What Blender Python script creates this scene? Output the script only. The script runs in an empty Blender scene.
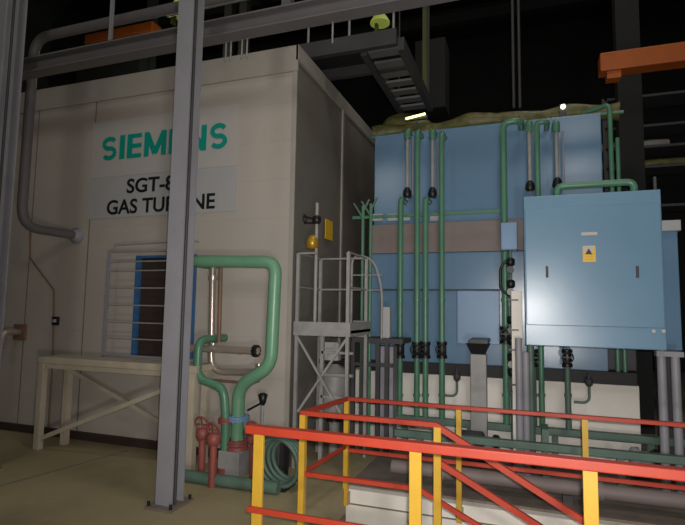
import bpy, bmesh, math, random
from mathutils import Vector, Matrix
random.seed(7)
col = bpy.context.scene.collection
# ------------------------------------------------------------------ camera
F = 512.0; EYE = Vector((0, 0, 2.1))
yaw, pitch, roll = math.radians(19.7), math.radians(5.2), math.radians(0.9)
RM = Matrix.Rotation(yaw, 3, 'Z') @ Matrix.Rotation(math.pi/2 + pitch, 3, 'X') @ Matrix.Rotation(roll, 3, 'Z')
cam = bpy.data.objects.new('camera', bpy.data.cameras.new('camera'))
cam.data.sensor_width = 36; cam.data.lens = F/685*36; cam.data.clip_start = .05; cam.data.clip_end = 200
cam.matrix_world = Matrix.Translation(EYE) @ RM.to_4x4()
col.objects.link(cam); bpy.context.scene.camera = cam

def ray(px, py): return RM @ Vector(((px-342.5)/F, -(py-262.5)/F, -1))
def P(px, py, Y):            # point of the survey plane Y = const seen at that spot of the photo
    d = ray(px, py); return EYE + d*(Y/d.y)
def PZ(px, py, z):
    d = ray(px, py); return EYE + d*((z-EYE.z)/d.z)
def PX(px, py, X):
    d = ray(px, py); return EYE + d*(X/d.x)

# ------------------------------------------------------------------ materials
def lin(c): return tuple((v/255/12.92 if v/255 <= .04045 else ((v/255+.055)/1.055)**2.4) for v in c)
def mat(name, rgb, rough=.6, metal=0, var=.12, scale=3, bump=0, bscale=40, dirt=None, damt=.5, dscale=1.2, spec=.5, emit=None, seams=None):
    m = bpy.data.materials.new(name); m.use_nodes = True
    nt = m.node_tree; N = nt.nodes; L = nt.links; b = N['Principled BSDF']
    b.inputs['Roughness'].default_value = rough; b.inputs['Metallic'].default_value = metal
    b.inputs['Specular IOR Level'].default_value = spec
    tc = N.new('ShaderNodeTexCoord')
    n = N.new('ShaderNodeTexNoise'); n.inputs['Scale'].default_value = scale; n.inputs['Detail'].default_value = 6
    L.new(tc.outputs['Object'], n.inputs['Vector'])
    r = N.new('ShaderNodeValToRGB'); c = lin(rgb)
    r.color_ramp.elements[0].position = .3; r.color_ramp.elements[1].position = .7
    r.color_ramp.elements[0].color = (*[v*(1-var) for v in c], 1); r.color_ramp.elements[1].color = (*[min(1, v*(1+var)) for v in c], 1)
    L.new(n.outputs['Fac'], r.inputs['Fac']); out = r.outputs['Color']
    if dirt:
        n2 = N.new('ShaderNodeTexNoise'); n2.inputs['Scale'].default_value = dscale; n2.inputs['Detail'].default_value = 8; n2.inputs['Roughness'].default_value = .65
        L.new(tc.outputs['Object'], n2.inputs['Vector'])
        r2 = N.new('ShaderNodeValToRGB'); r2.color_ramp.elements[0].position = .5; r2.color_ramp.elements[1].position = .72
        r2.color_ramp.elements[1].color = (damt, damt, damt, 1)
        L.new(n2.outputs['Fac'], r2.inputs['Fac'])
        mx = N.new('ShaderNodeMix'); mx.data_type = 'RGBA'; L.new(r2.outputs['Color'], mx.inputs[0]); L.new(out, mx.inputs[6]); mx.inputs[7].default_value = (*lin(dirt), 1); out = mx.outputs[2]
    if seams:                # horizontal sheet joints every so many metres
        sx = N.new('ShaderNodeSeparateXYZ'); L.new(tc.outputs['Object'], sx.inputs[0])
        dv = N.new('ShaderNodeMath'); dv.operation = 'DIVIDE'; L.new(sx.outputs['Z'], dv.inputs[0]); dv.inputs[1].default_value = seams
        fr = N.new('ShaderNodeMath'); fr.operation = 'FRACT'; L.new(dv.outputs[0], fr.inputs[0])
        lt = N.new('ShaderNodeMath'); lt.operation = 'LESS_THAN'; L.new(fr.outputs[0], lt.inputs[0]); lt.inputs[1].default_value = .03
        ml = N.new('ShaderNodeMath'); ml.operation = 'MULTIPLY'; L.new(lt.outputs[0], ml.inputs[0]); ml.inputs[1].default_value = .1
        mx = N.new('ShaderNodeMix'); mx.data_type = 'RGBA'; L.new(ml.outputs[0], mx.inputs[0]); L.new(out, mx.inputs[6]); mx.inputs[7].default_value = (*[v*.4 for v in c], 1); out = mx.outputs[2]
    L.new(out, b.inputs['Base Color'])
    if bump:
        n3 = N.new('ShaderNodeTexNoise'); n3.inputs['Scale'].default_value = bscale; L.new(tc.outputs['Object'], n3.inputs['Vector'])
        bp = N.new('ShaderNodeBump'); bp.inputs['Strength'].default_value = bump; bp.inputs['Distance'].default_value = .02
        L.new(n3.outputs['Fac'], bp.inputs['Height']); L.new(bp.outputs['Normal'], b.inputs['Normal'])
    if emit: b.inputs['Emission Color'].default_value = (*lin(emit[0]), 1); b.inputs['Emission Strength'].default_value = emit[1]
    return m
M = dict(
 floor=mat('floor_paint', (158,146,112), .55, var=.1, scale=.8, dirt=(112,99,72), damt=.5, dscale=.9, bump=.1),
 slab=mat('grey_concrete', (120,108,98), .8, dirt=(70,62,58), damt=.6, dscale=2.5, bump=.3),
 hall=mat('dark_cladding', (24,24,26), .8), steelwork=mat('grey_paint', (146,145,152), .5, var=.05, dirt=(124,120,122), damt=.3),
 beamsteel=mat('shaded_grey_paint', (104,101,103), .55, var=.06), darksteel=mat('dark_grey_paint', (62,61,63), .6), beige=mat('beige_sheet', (180,173,164), .5, var=.04, scale=.6, dirt=(160,148,138), damt=.5, dscale=.5, seams=.56),  # beamsteel: grey paint darkened, the weaker light overhead put into its colour
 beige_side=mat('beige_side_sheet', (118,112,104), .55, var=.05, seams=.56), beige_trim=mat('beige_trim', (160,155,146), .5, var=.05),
 seam=mat('seam_sealant', (122,114,102), .8),
 board=mat('white_board', (184,180,176), .45, var=.02), board2=mat('pale_grey_board', (174,174,175), .45, var=.03),
 teal=mat('teal_vinyl', (10,150,135), .4, var=.02), black=mat('black_vinyl', (20,22,26), .5, var=.02),
 blue=mat('blue_enamel', (102,134,162), .24, var=.05, scale=1.2, bump=.05, bscale=3), blue2=mat('blue_enamel_cabinet', (110,146,172), .27, var=.04, scale=1.5, bump=.04, bscale=3),
 bluedark=mat('blue_frame_paint', (58,104,152), .45), bluel=mat('light_blue_enamel', (118,150,184), .4, var=.04),
 brown=mat('brown_grey_sheet', (128,116,112), .6, var=.05), blackrubber=mat('black_rubber', (24,22,22), .6), dark=mat('dark_brown_sheet', (58,46,42), .6),
 white=mat('white_plinth_paint', (236,230,220), .6, var=.04, dirt=(214,205,192), damt=.3), whitepit=mat('white_pit_paint', (236,230,218), .6, var=.05, dirt=(216,208,194), damt=.3),
 green=mat('green_pipe_paint', (82,130,104), .35, var=.08), greenbig=mat('pale_green_pipe_paint', (108,156,124), .35, var=.06), greendark=mat('dark_green_paint', (88,112,100), .5),
 chrome=mat('stainless_steel', (190,176,164), .3, .6, var=.08), galv=mat('galvanised_steel', (160,164,166), .4, .75, var=.15, scale=14),
 galvp=mat('galvanised_paint', (150,148,146), .5, var=.12, scale=8), copper=mat('rusty_pipe', (124,96,76), .5),
 red=mat('red_rail_paint', (178,60,38), .45, var=.07, scale=6), yellow=mat('yellow_post_paint', (205,162,52), .45, var=.06, scale=6),
 valvered=mat('red_valve_paint', (140,74,68), .5), iron=mat('black_iron', (34,34,36), .4, .3), bench=mat('cream_bench_paint', (186,176,156), .5),
 foil=mat('olive_lagging', (96,94,52), .5, .1, var=.35, scale=7, bump=.9, bscale=7), orange=mat('orange_crane_paint', (170,86,26), .5), rustorange=mat('brown_orange_paint', (170,84,30), .6),
 ysign=mat('yellow_sign', (226,180,40), .4, var=.02), brass=mat('brass', (190,150,50), .35, .4), olivepaint=mat('olive_paint', (80,86,44), .5),
 tube_on=mat('lit_tube', (250,250,170), emit=((255,255,150), 3)), bulb_on=mat('lit_bulb', (255,250,210), emit=((255,245,200), 5)), lamp_on=mat('dim_lit_shade', (190,200,100), emit=((190,205,90), .22)))

# ------------------------------------------------------------------ mesh builder
class MB:
    def __init__(s): s.v = []; s.f = []; s.sm = []
    def add(s, vs, fs, smooth=False):
        n = len(s.v); s.v += [Vector(v) for v in vs]
        for f in fs: s.f.append([i+n for i in f]); s.sm.append(smooth)
        return s
    def box(s, a, b):
        x0, x1 = sorted((a[0], b[0])); y0, y1 = sorted((a[1], b[1])); z0, z1 = sorted((a[2], b[2]))
        return s.add([(x0,y0,z0),(x1,y0,z0),(x1,y1,z0),(x0,y1,z0),(x0,y0,z1),(x1,y0,z1),(x1,y1,z1),(x0,y1,z1)],
              [(0,3,2,1),(4,5,6,7),(0,1,5,4),(1,2,6,5),(2,3,7,6),(3,0,4,7)])
    def bar(s, a, b, w, h, up=(0,0,1)):      # rectangular bar between two points
        a, b = Vector(a), Vector(b); d = (b-a).normalized(); u = Vector(up)
        if abs(d.dot(u)) > .95: u = Vector((0,1,0))
        r = d.cross(u).normalized()*w/2; u = r.cross(d).normalized()*h/2
        return s.add([a-r-u, a+r-u, a+r+u, a-r+u, b-r-u, b+r-u, b+r+u, b-r+u], [(0,1,2,3),(7,6,5,4),(0,4,5,1),(1,5,6,2),(2,6,7,3),(3,7,4,0)])
    def tube(s, pts, r, seg=12, bend=0, cap=True):
        pts = [Vector(p) for p in pts]; path = [pts[0]]
        for i in range(1, len(pts)-1):
            p = pts[i]; a = pts[i-1]-p; b = pts[i+1]-p
            if bend <= 0 or a.length < 1e-4 or b.length < 1e-4: path.append(p); continue
            k = min(bend, a.length*.49, b.length*.49); A = p+a.normalized()*k; B = p+b.normalized()*k
            for t in range(7): t /= 6; path.append(A*(1-t)**2 + p*2*t*(1-t) + B*t*t)
        path.append(pts[-1]); n = len(path); rad = r if isinstance(r, (list, tuple)) else [r]*n
        if len(rad) != n: rad = [rad[0]]*n
        t0 = (path[1]-path[0]).normalized(); up = Vector((0,0,1)) if abs(t0.z) < .9 else Vector((0,1,0)); u = t0.cross(up).normalized()
        vs = []
        for i, p in enumerate(path):
            t = (path[min(i+1, n-1)]-path[max(i-1, 0)]).normalized(); u = (u - t*u.dot(t)).normalized(); w = t.cross(u)
            for k in range(seg): a = 2*math.pi*k/seg; vs.append(p + (u*math.cos(a)+w*math.sin(a))*rad[i])
        fs = [(i*seg+k, i*seg+(k+1) % seg, (i+1)*seg+(k+1) % seg, (i+1)*seg+k) for i in range(n-1) for k in range(seg)]
        s.add(vs, fs, True)
        if cap: s.add(vs[:seg], [tuple(reversed(range(seg)))]); s.add(vs[-seg:], [tuple(range(seg))])
        return s
    def cyl(s, a, b, r, seg=16): return s.tube([a, b], r, seg)
    def lathe(s, base, prof, axis=(0,0,1), seg=18):     # prof: (radius, distance along the axis)
        base = Vector(base); ax = Vector(axis).normalized(); u = ax.orthogonal().normalized(); w = ax.cross(u); vs = []
        for r, h in prof:
            for k in range(seg): a = 2*math.pi*k/seg; vs.append(base+ax*h+(u*math.cos(a)+w*math.sin(a))*max(r, .0005))
        n = len(prof)
        s.add(vs, [(i*seg+k, i*seg+(k+1) % seg, (i+1)*seg+(k+1) % seg, (i+1)*seg+k) for i in range(n-1) for k in range(seg)], True)
        s.add(vs[:seg], [tuple(reversed(range(seg)))]); return s.add(vs[-seg:], [tuple(range(seg))])
    def ring(s, c, R, r, axis, seg=20):
        c = Vector(c); ax = Vector(axis).normalized(); u = ax.orthogonal().normalized(); w = ax.cross(u); vs = []
        for i in range(seg):
            a = 2*math.pi*i/seg; d = u*math.cos(a)+w*math.sin(a)
            for k in range(6): b = 2*math.pi*k/6; vs.append(c+d*(R+r*math.cos(b))+ax*r*math.sin(b))
        return s.add(vs, [(i*6+k, ((i+1) % seg)*6+k, ((i+1) % seg)*6+(k+1) % 6, i*6+(k+1) % 6) for i in range(seg) for k in range(6)], True)
    def ibeam(s, a, b, w, h, t=.015, up=(0,0,1)):
        a, b = Vector(a), Vector(b); d = (b-a).normalized(); u = Vector(up); r = d.cross(u).normalized(); u = r.cross(d)
        s.bar(a+u*(h/2-t/2), b+u*(h/2-t/2), w, t, u); s.bar(a-u*(h/2-t/2), b-u*(h/2-t/2), w, t, u)
        return s.bar(a, b, t, h-2*t, u)
    def build(s, name, m, parent=None, bevel=0, **props):
        me = bpy.data.meshes.new(name); me.from_pydata([tuple(v) for v in s.v], [], s.f)
        me.polygons.foreach_set('use_smooth', s.sm); me.materials.append(M[m] if isinstance(m, str) else m)
        bm = bmesh.new(); bm.from_mesh(me); bmesh.ops.recalc_face_normals(bm, faces=bm.faces); bm.to_mesh(me); bm.free(); me.update()
        o = bpy.data.objects.new(name, me); col.objects.link(o)
        if bevel: b = o.modifiers.new('bevel', 'BEVEL'); b.width = bevel; b.segments = 2; b.limit_method = 'ANGLE'
        if parent:
            o.parent = parent; w = Matrix.Translation(parent.location) if parent.type == 'EMPTY' else Matrix.Identity(4)
            o.matrix_parent_inverse = w.inverted()
        for k, v in props.items(): o[k] = v
        return o
def T(name, label, cat, loc, group=None):
    o = bpy.data.objects.new(name, None); col.objects.link(o); o.location = loc; o.empty_display_size = .1
    o['label'] = label; o['category'] = cat
    if group: o['group'] = group
    return o
def one(mb, name, m, label, cat, group=None, bevel=0):
    o = mb.build(name, m, None, bevel); o['label'] = label; o['category'] = cat
    if group: o['group'] = group
    return o
def struct(mb, name, m): return mb.build(name, m, None, kind='structure')
def lettering(text, x0, x1, z0, z1, Y, m, parent, name, bold=0):
    cu = bpy.data.curves.new(name, 'FONT'); cu.body = text; cu.extrude = .004; cu.offset = bold; cu.resolution_u = 6
    o = bpy.data.objects.new(name, cu); col.objects.link(o); bpy.context.view_layer.update()
    me = bpy.data.meshes.new_from_object(o.evaluated_get(bpy.context.evaluated_depsgraph_get()))
    col.objects.unlink(o); bpy.data.objects.remove(o)
    xs = [v.co.x for v in me.vertices]; ys = [v.co.y for v in me.vertices]; a, b, c, d = min(xs), max(xs), min(ys), max(ys)
    mb = MB(); mb.add([(x0+(v.co.x-a)/(b-a)*(x1-x0), Y-v.co.z*1.0, z0+(v.co.y-c)/(d-c)*(z1-z0)) for v in me.vertices], [tuple(p.vertices) for p in me.polygons])
    bpy.data.meshes.remove(me); return mb.build(name, m, parent)
def flange(mb, c, R, axis=(0,0,1), t=.025):
    c = Vector(c); ax = Vector(axis).normalized(); mb.cyl(c-ax*t*1.1, c-ax*t*.08, R, 20); mb.cyl(c+ax*t*.08, c+ax*t*1.1, R, 20)
    u = ax.orthogonal().normalized(); w = ax.cross(u)
    for k in range(8):
        a = math.pi*k/4; p = c+(u*math.cos(a)+w*math.sin(a))*R*.82; mb.cyl(p-ax*t*1.9, p+ax*t*1.9, R*.07, 6)
    return mb

# ------------------------------------------------------------------ the hall
XL, YF, YB, XS = -2.05, 3.75, 5.98, -.76          # pit edges; the stair starts at XS
YM = 4.80
fl = MB()
fl.box((-14,-3,-.3), (XL,22,0)); fl.box((XL,-3,-.3), (9,YF,0)); fl.box((XL,YF,-.3), (XS,YM,0)); fl.box((4.5,YF,-.3), (9,YB,0))
struct(fl, 'floor', 'floor')
struct(MB().box((XL,YB+.12,-.3), (9,22,.0)), 'floor_machine_bay', 'slab')
struct(MB().box((XL,YB,-.03), (4.5,YB+.12,-2.4)), 'wall_pit_back', 'whitepit')
struct(MB().box((XL,YB-.012,-.2), (4.5,YB-.0,-.185)), 'trim_1', 'seam')
struct(MB().box((XL-.2,YM,-2.4), (XL,YB,-.3)), 'wall_pit_left', 'slab')
struct(MB().box((XL,YF-.2,-2.4), (4.5,YF,-.3)), 'wall_pit_front', 'whitepit')
struct(MB().box((4.5,YF,-2.4), (4.7,YB,-.3)), 'wall_pit_right', 'whitepit')
struct(MB().box((XL-.2,YF-.2,-2.5), (4.7,YB+.2,-2.4)), 'floor_pit', 'slab')
struct(MB().box((-14,22,-.3), (9,22.3,14)), 'wall_back', 'hall'); struct(MB().box((-14.3,-3,-.3), (-14,22,14)), 'wall_left', 'hall')
struct(MB().box((9,-3,-.3), (9.3,22,14)), 'wall_right', 'hall'); struct(MB().box((-14,-3.3,-.3), (9,-3,14)), 'wall_front', 'hall')
struct(MB().box((-14,-3,14), (9,22,14.3)), 'ceiling', 'hall')
a, b = PZ(0,486,.003), PZ(128,451,.003)
struct(MB().bar((a.x-1.5*(b.x-a.x), a.y-1.5*(b.y-a.y), .003), (b.x,b.y,.003), .035, .006), 'trim_2', 'seam')

# ------------------------------------------------------------------ turbine enclosure
YW = 6.42
cx = P(291,300,YW).x; zt = P(293,48,YW).z
E = T('turbine_enclosure', 'large beige sheet-metal turbine enclosure, tall box behind the green piping', 'enclosure', (cx-4,YW,0))
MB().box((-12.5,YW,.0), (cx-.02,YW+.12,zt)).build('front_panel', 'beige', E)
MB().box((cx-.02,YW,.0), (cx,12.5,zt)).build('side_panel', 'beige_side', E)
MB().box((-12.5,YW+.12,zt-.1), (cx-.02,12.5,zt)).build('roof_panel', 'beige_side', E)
MB().box((-12.5,YW-.03,zt-.36), (cx+.03,YW-.001,zt+.02)).build('top_trim', 'beige_trim', E)
MB().box((cx+.001,YW-.03,zt-.2), (cx+.04,12.5,zt+.02)).build('side_top_trim', 'beige_trim', E)
MB().box((cx-.05,YW-.02,0), (cx+.02,YW-.001,zt-.36)).build('corner_trim', 'beige_trim', E)
ys = PX(341,200,cx).y
MB().box((cx+.001,ys-.03,0), (cx+.03,ys+.03,zt-.2)).build('side_joint_strip', 'beige_trim', E)
MB().box((-12.5,YW-.05,.0), (cx-.1,YW-.002,.12)).build('base_strip', 'dark', E)
for px in (30, 88):
    x = P(px,250,YW).x; MB().box((x-.01,YW-.006,.12), (x+.01,YW-.001,zt-.36)).build('panel_joint', 'seam', E)

S = T('wall_sign', 'white and pale grey sign board with teal and black lettering on the beige enclosure', 'sign', P(165,165,YW-.02))
x0, x1 = P(92,160,YW).x, P(238,150,YW).x; zA = P(165,114,YW).z; zB = P(165,215,YW).z; zm = P(165,172,YW).z
MB().box((x0,YW-.012,zm), (x1,YW-.001,zA)).build('upper_board', 'board', S)
MB().box((x0,YW-.012,zB), (x1,YW-.001,zm-.003)).build('lower_board', 'board2', S, label='pale grey lower half of the sign board')
YT = YW-.014
def block_letters(x0, x1, z0, z1, Y):
    H = z1-z0; adv = (x1-x0); W = dict(S=.74, I=.24, E=.66, M=1.0, N=.82); word = 'SIEMENS'; gap = .12; t = .23; cnt = [0]
    tot = sum(W[c] for c in word)+gap*(len(word)-1); k = adv/tot; mb = MB(); cur = x0
    def strip(pl, w):        # flat ribbon of constant thickness, extruded
        n = len(pl); L = []; R_ = []; cnt[0] += 1; Yf = Y-.004-cnt[0]*.0004
        for i, (a, c) in enumerate(pl):
            p = pl[max(i-1,0)]; q = pl[min(i+1,n-1)]; dx, dz = q[0]-p[0], q[1]-p[1]; l = math.hypot(dx*k, dz*H) or 1; nx, nz = -dz*H/l, dx*k/l
            L.append((cur+a*k+nx*w*H/2, z0+c*H+nz*w*H/2)); R_.append((cur+a*k-nx*w*H/2, z0+c*H-nz*w*H/2))
        for i in range(n-1):
            q4 = [L[i], R_[i], R_[i+1], L[i+1]]; mb.add([(x,Yf,z) for x,z in q4]+[(x,Y,z) for x,z in q4], [(0,1,2,3),(7,6,5,4),(0,4,5,1),(1,5,6,2),(2,6,7,3),(3,7,4,0)])
    for c in word:
        w = W[c]; v = t*H/k/2
        if c == 'I': strip([(w/2,0),(w/2,1)], t*1.15)
        if c == 'E': strip([(v*1.1,0),(v*1.1,1)], t*1.15); [strip([(v,z),(w,z)], .17) for z in (.085,.5,.915)]
        if c == 'N': strip([(v*1.1,0),(v*1.1,1)], t); strip([(w-v*1.1,0),(w-v*1.1,1)], t); strip([(v*1.3,.93),(w-v*1.3,.07)], t*1.1)
        if c == 'M': strip([(v*1.1,0),(v*1.1,1)], t); strip([(w-v*1.1,0),(w-v*1.1,1)], t); strip([(v*1.3,.93),(w/2,.1)], t); strip([(w-v*1.3,.93),(w/2,.1)], t)
        if c == 'S':
            pl = []
            for i in range(13): a = math.radians(28+i*(262-28)/12); pl.append((w/2+(w/2-v)*math.cos(a), .7+.21*math.sin(a)))
            for i in range(13): a = math.radians(82-i*(234)/12); pl.append((w/2+(w/2-v)*math.cos(a), .3+.21*math.sin(a)))
            pl.sort(key=lambda q: 0); strip(pl, .185)
        cur += (w+gap)*k
    return mb
x0, x1 = P(102,149,YT).x, P(228,135,YT).x
block_letters(x0, x1, P(165,154.5,YT).z, P(165,130,YT).z, YT+.001).build('brand_lettering', 'teal', S)
lettering('SGT-800', P(127,186,YT).x, P(194,180,YT).x, P(127,193.5,YT).z, P(127,179,YT).z, YT, 'black', S, 'model_lettering', .02)
lettering('GAS TURBINE', P(107,207,YT).x, P(215,200,YT).x, P(107,215,YT).z, P(107,200.5,YT).z, YT, 'black', S, 'type_lettering', .02)

# doorway with blue frame and a rod grille in front
D = T('service_doorway', 'blue-framed doorway with its unlit inside painted dark, set in the beige enclosure behind the grey column', 'door', P(163,350,YW-.03))
x0, x1 = P(138,300,YW).x, P(195,300,YW).x; z0, z1 = P(138,356,YW).z, P(141,256,YW).z
MB().box((x0,YW-.012,z0), (x1,YW-.001,z1)).build('painted_dark_interior', 'dark', D)  # flat dark sheet painted as the unlit inside of the doorway
f = MB(); f.box((x0-.03,YW-.06,z0), (x0+.05,YW-.013,z1)); f.box((x1-.05,YW-.06,z0), (x1+.02,YW-.013,z1)); f.box((x0,YW-.05,z1-.04), (x1,YW-.013,z1)); f.build('frame', 'bluedark', D)
G = T('rod_grille', 'thin steel rod grille standing across the blue-framed doorway', 'grille', P(107,357,6.2))
gx0, gx1 = P(107,300,6.2).x, P(181,300,6.2).x
gz = [P(108,y,6.2).z for y in (252,262,271,288,305,322,338)]; gb = P(104,357,6.2).z
MB().box((gx0-.02,6.18,gb-.12), (gx0+.02,6.22,gz[0])).build('left_post', 'steelwork', G); MB().box((gx1-.02,6.18,gb-.12), (gx1+.02,6.22,gz[0])).build('right_post', 'steelwork', G)
for i, z in enumerate(gz): MB().cyl((gx0,6.2,z), (gx1,6.2,z), .018 if i == 0 else .011, 8).build('rod', 'galvp', G)
MB().tube([(gx0+.1,6.2,gz[0]), (gx0+.1,6.2,gz[0]+.1), (gx1+.15,6.2,gz[0]+.13), (gx1+.15,6.36,gz[0]+.13)], .012, 8, .05).build('top_hoop', 'steelwork', G)
MB().box((gx0,6.19,gb-.02), (gx1,6.23,gb+.05)).build('bottom_rail', 'steelwork', G)
for x in (gx0,gx1):
    MB().box((x-.02,6.18,z0-.05), (x+.02,YW,z0)).build('wall_bracket', 'steelwork', G)

# cream steel stand
B = T('steel_stand', 'cream-painted steel stand with crossed braces against the beige enclosure', 'stand', P(40,438,5.75)); B.location.z = 0
bx0, bx1 = P(41,400,5.75).x, P(193,400,5.75).x; bz = P(100,360,5.75).z
MB().box((bx0-.06,5.7,bz-.09), (bx1+.06,6.15,bz)).build('top', 'bench', B, .008)
MB().box((bx0-.03,5.72,bz-.16), (bx1+.03,5.78,bz-.09)).build('apron', 'bench', B)
for x, y in ((bx0,5.75),(bx1,5.75),(bx0+.12,6.1),(bx1-.05,6.1)): MB().box((x-.045,y-.045,0), (x+.045,y+.045,bz-.09)).build('leg', 'bench', B)
MB().bar((bx0,5.75,.14), (bx1,5.75,bz-.16), .035, .06).build('brace', 'bench', B); MB().bar((bx0+.12,6.08,bz-.2), (bx1,6.08,.2), .035, .06).build('brace', 'bench', B)

# steel columns
def column(px, Y, label, w=.24, base=True):
    x = P(px,480,Y).x; o = T('steel_column', label, 'column', (x,Y,0))
    c = MB(); c.box((x-w/2,Y-w/2,.02), (x+w/2,Y-w/2+.02,11)); c.box((x-w/2,Y+w/2-.02,.02), (x+w/2,Y+w/2,11)); c.box((x-.012,Y-w/2+.02,.02), (x+.012,Y+w/2-.02,11))
    MB().cyl((x+w/2-.015,Y-.03,.03), (x+w/2-.015,Y-.03,11), .018, 8).build('groove_shade_rod', 'darksteel', o)  # dark rod added to draw the shaded groove between the flanges
    c.build('shaft', 'steelwork', o)
    bp = MB().box((x-w*.8,Y-.2,0), (x+w*.8,Y+.2,.025)); bp.build('base_plate', 'slab', o)
    for i in (-1,1):
        for j in (-1,1): MB().cyl((x+i*w*.68,Y+j*.16,.02), (x+i*w*.68,Y+j*.16,.07), .018, 6).build('anchor_bolt', 'iron', o)
    return x
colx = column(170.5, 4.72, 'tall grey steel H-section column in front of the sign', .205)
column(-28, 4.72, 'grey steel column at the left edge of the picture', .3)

# pipe at left wall
pa = P(78,236,YW); pl = (pa.x, YW, pa.z)
Q = T('wall_pipe', 'grey pipe dropping beside the left column and elbowing into the beige enclosure', 'pipe', pl)
ztop = P(28,40,5.4).z
MB().tube([(pa.x,YW,pa.z), (pa.x,5.4,pa.z), (pa.x,5.4,ztop), (8.9,5.4,ztop)], .07, 16, .3).build('pipe_run', 'beamsteel', Q)
MB().lathe((pa.x,YW,pa.z), [(.13,0),(.13,.04),(.1,.06),(.1,.1),(.07,.11)], (0,-1,0)).build('wall_collar', 'steelwork', Q)
Q = T('valve_outlet', 'short bright metal outlet elbow on a square rusty flange, far left', 'valve', P(20,330,YW))
c = P(21,332,YW); MB().box((c.x-.14,YW-.04,c.z-.13), (c.x+.14,YW-.001,c.z+.13)).build('mounting_flange', 'copper', Q, .01)
MB().tube([(c.x,YW-.04,c.z), (c.x,YW-.3,c.z+.02), (c.x,YW-.36,c.z-.25)], .055, 14, .1).build('elbow', 'chrome', Q)
c = P(57,321,YW); Q = T('wall_switch', 'tiny black and white switch box on the beige wall above the stand', 'switch', c)
MB().box((c.x-.06,YW-.05,c.z-.07), (c.x+.06,YW-.001,c.z+.07)).build('housing', 'iron', Q, .005); MB().box((c.x-.03,YW-.06,c.z-.02), (c.x+.04,YW-.05,c.z+.03)).build('cover', 'board', Q)
one(MB().tube([P(30,225,YW-.03), P(30,258,YW-.03), P(54,290,YW-.03), P(53,356,YW-.03), (P(53,356,YW-.03).x,YW-.03,.1)], .014, 8, .05), 'thin_conduit', 'copper', 'thin brown conduit zigzagging down the beige wall above the cream stand', 'conduit')

# ------------------------------------------------------------------ pipework by the enclosure
YG = 5.9
Q = T('cooling_pipe', 'thick pale green pipe arching across and down the beige wall', 'pipe', P(241,440,YG)); Q.location.z = 0
gp = [P(193,261,YG), P(276,262,YG), P(271,366,YG), P(239,386,YG), P(240,418,YG)]
for i in range(len(gp)): gp[i].y = YG
gp[4].x = gp[3].x; p0 = gp[0].copy(); p0.y = YW
p0.x = gp[0].x
MB().tube([p0]+gp+[(gp[4].x,YG,.3)], .082, 20, .17).build('pipe_run', 'greenbig', Q)
flange(MB(), (gp[4].x,YG,gp[4].z+.0), .15).build('flange', 'bluel', Q, label='blue-grey bolted flange low on the pipe')
flange(MB(), (gp[4].x,YG,gp[4].z-.3), .15).build('flange', 'valvered', Q, label='red lower flange')
MB().box((gp[4].x-.17,YG-.17,0), (gp[4].x+.13,YG+.15,.3)).build('pedestal', 'galvp', Q, .01); MB().lathe((gp[4].x,YG,.3), [(.15,0),(.15,.03),(.12,.05),(.09,.1)]).build('foot', 'valvered', Q)
Q = T('small_green_pipe', 'slim green pipe kinking down left of the thick green pipe', 'pipe', P(226,430,5.95)); Q.location.z = 0
q = [P(199,340,5.8), P(197,378,5.8), P(224,388,5.8), P(226,420,5.8)]
MB().tube([(q[0].x,YW,q[0].z)]+q+[(q[3].x,5.8,.08)], .055, 14, .14).build('pipe_run', 'green', Q)
flange(MB(), (q[3].x,5.8,q[3].z), .095).build('flange', 'valvered', Q); MB().cyl((q[3].x,5.8,0), (q[3].x,5.8,.09), .09).build('foot', 'valvered', Q)
Q = T('stainless_pipe', 'stainless pipe with U-bend beside the thick green pipe', 'pipe', P(215,300,6.1))
q = [P(213,258,6.1), P(211,372,6.1), P(258,372,6.1), P(261,364,6.1)]
MB().tube([(q[0].x,YW,q[0].z)]+q[:3]+[(q[2].x,6.12,q[3].z)], .045, 14, .22).build('pipe_run', 'chrome', Q)
for y in (278, 345): c = P(213,y,6.1); MB().cyl((c.x,6.1,c.z-.03), (c.x,6.1,c.z+.03), .065).build('coupling', 'chrome', Q)
q = [P(221,258,6.15), P(219,342,6.15)]
one(MB().tube([(q[0].x,YW,q[0].z), q[0], (q[1].x,6.15,q[1].z)], .028, 10, .1), 'copper_pipe', 'copper', 'narrow brown pipe running down right beside the stainless pipe', 'pipe')
Q = T('header_pipe', 'horizontal stainless header pipe crossing behind the column to the thick green pipe', 'pipe', P(225,351,6.2))
a, b = P(187,349,6.0), P(258,351,6.0); MB().cyl((a.x,6.0,b.z), (b.x,6.0,b.z), .048, 14).build('pipe_run', 'chrome', Q)
flange(MB(), (b.x-.03,6.0,b.z), .08, (1,0,0)).build('flange', 'iron', Q)
for x in (a.x+.05,b.x-.3): MB().box((x-.02,6.0,b.z-.06), (x+.02,YW,b.z-.035)).build('wall_bracket', 'steelwork', Q)
a, b = P(190,381,6.02), P(244,379,6.02); one(MB().tube([(a.x-.2,YW,a.z), (a.x-.2,6.22,a.z), (b.x,6.22,a.z), (b.x,YW,a.z)], .02, 8, .1), 'copper_pipe', 'copper', 'thin brown horizontal pipe low behind the small green pipe', 'pipe')
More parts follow.
